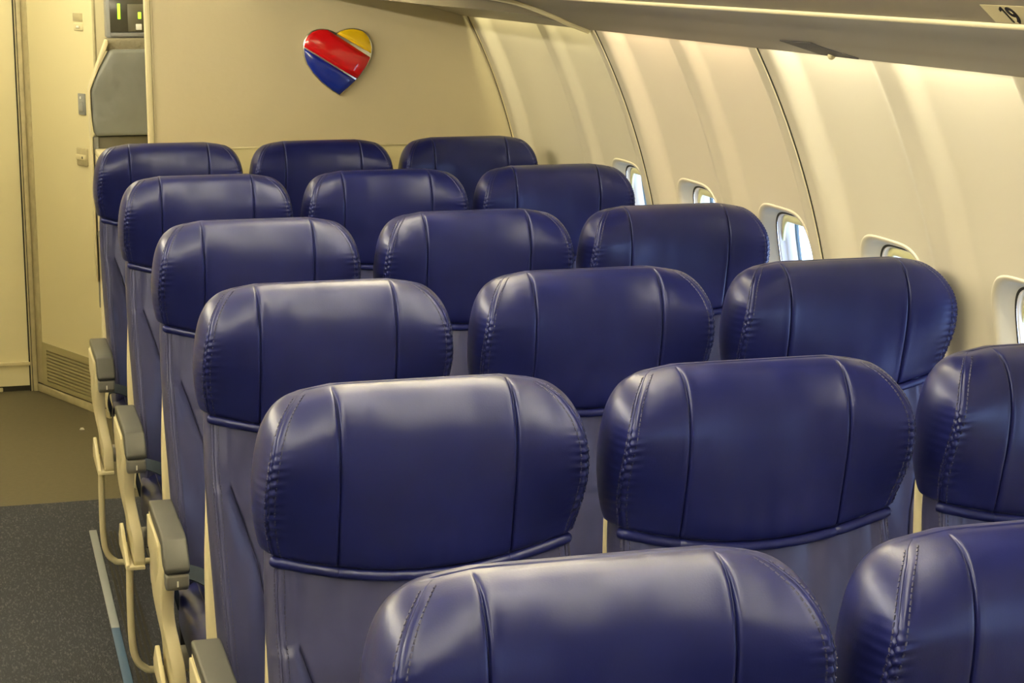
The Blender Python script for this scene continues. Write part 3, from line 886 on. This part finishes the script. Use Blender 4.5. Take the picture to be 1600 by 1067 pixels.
ME_AFOOT = MB().prism([(-.335, .400), (-.352, .396), (-.495, .347), (-.497, .334), (-.29, .334), (-.29, .36)], 0, -.2585, -.2495).add(*[[(-.254, -.497, .334), (-.216, -.497, .334), (-.216, -.30, .334), (-.254, -.30, .334), (-.254, -.497, .3425), (-.216, -.497, .3425), (-.216, -.30, .3425), (-.254, -.30, .3425)], [(0, 3, 2, 1), (4, 5, 6, 7), (0, 1, 5, 4), (1, 2, 6, 5), (2, 3, 7, 6), (3, 0, 4, 7)]]).mesh('foot_fairing', M_CREAM, bevel=.002, seg=2)

SX = [[.505, .955], [.522, .971, 1.426], [.539, .995, 1.450], [.549, 1.004, 1.447], [.548, .993, 1.434], [.542, .981, 1.421]]
SY = [1.509, 2.259, 3.026, 3.842, 4.678, 5.505]
SDZ = [[0, -.002], [0, 0, 0], [0, .002, 0], [-.003, 0, -.002], [-.002, -.001, 0], [.002, 0, .001]]
ROWN = ['in the nearest row, cut off at the bottom', 'in the second row from the camera', 'in the third row from the camera', 'in the fourth row from the camera', 'in the fifth row from the camera', 'in the last row against the rear partition']
COLN = ['navy leather aircraft seat on the aisle', 'navy leather middle aircraft seat', 'navy leather window aircraft seat']
ARML = {}
def make_seat(i, j):
    r = empty('airplane_seat', (SX[i][j], SY[i], SDZ[i][j]))
    tag(r, COLN[j] + ' ' + ROWN[i], 'seat', 'navy leather seats in six rows')
    h = obj('headrest', ME_HEAD, r)
    tag(obj('stitching', ME_HST, h), kind='stuff'); o = obj('bottom_piping', ME_HPIPE, h)
    b = obj('backrest', ME_BACK, r)
    b['label'] = 'leather back, lightened for reflected light, below the headrest'
    tag(obj('stitching', ME_BST, b), kind='stuff')
    obj('back_shell', ME_SHELL, r)['label'] = 'cream plastic back shell'
    c = obj('seat_cushion', ME_CUSH, r); [obj('cushion_seam', q, c) for q in ME_CSEAM]
    s = obj('seat_belt', ME_BELT1, r); s['label'] = 'dark teal lap belt'
    obj('belt_strap', ME_BELT2, s); obj('buckle', ME_BUCK, s)
    if j == 0:
        a = obj('armrest', ME_ABODY, r); a['label'] = 'cream aisle armrest with grey cap'
        obj('arm_cap', ME_ACAP, a); e = obj('arm_end', ME_AEND, a); obj('release_mark', ME_ALOGO, a)
        obj('side_plate', ME_ASIDE, a); obj('foot_fairing', ME_AFOOT, a)
    return r
for i in range(6):
    for j in range(len(SX[i])):
        make_seat(i, j)

# seat frames: one per row carrying the seats
for i in range(6):
    x0 = SX[i][0]; n = len(SX[i])
    x1 = SX[i][-1] + .19
    f = empty('seat_frame', (x0, SY[i], 0))
    tag(f, 'metal under-seat frame with baggage bar, ' + ROWN[i].replace(', cut off at the bottom', ''), 'seat frame', 'frames under the seat rows')
    X1 = x1 - x0
    for y in (-.50, -.22):
        MB().tube([(-.205, y, .325), (X1, y, .325)], .024, 12).obj('beam', M_METAL, f)
    for lx in (-.10, X1 - .22):
        lg = MB()
        lg.prism([(-.235, .305), (-.205, .305), (-.12, .014), (-.16, .014)], 0, lx - .012, lx + .012)
        lg.prism([(-.515, .305), (-.485, .305), (-.455, .014), (-.49, .014)], 0, lx - .012, lx + .012)
        lg.box((lx - .015, -.50, .008), (lx + .015, -.11, .024))
        lg.obj('leg', M_DARKM, f, bevel=.002)
    pb = [(-.249, -.476, .338), (-.251, -.477, .25), (-.250, -.480, .165), (-.243, -.480, .120), (-.225, -.480, .096), (-.19, -.480, .088), (.0, -.480, .086), (X1 - .03, -.480, .086)]
    MB().tube(catmull(pb, 40), .0085, 10).obj('baggage_bar', M_CREAM, f)['label'] = 'cream bent tube guarding the baggage space'
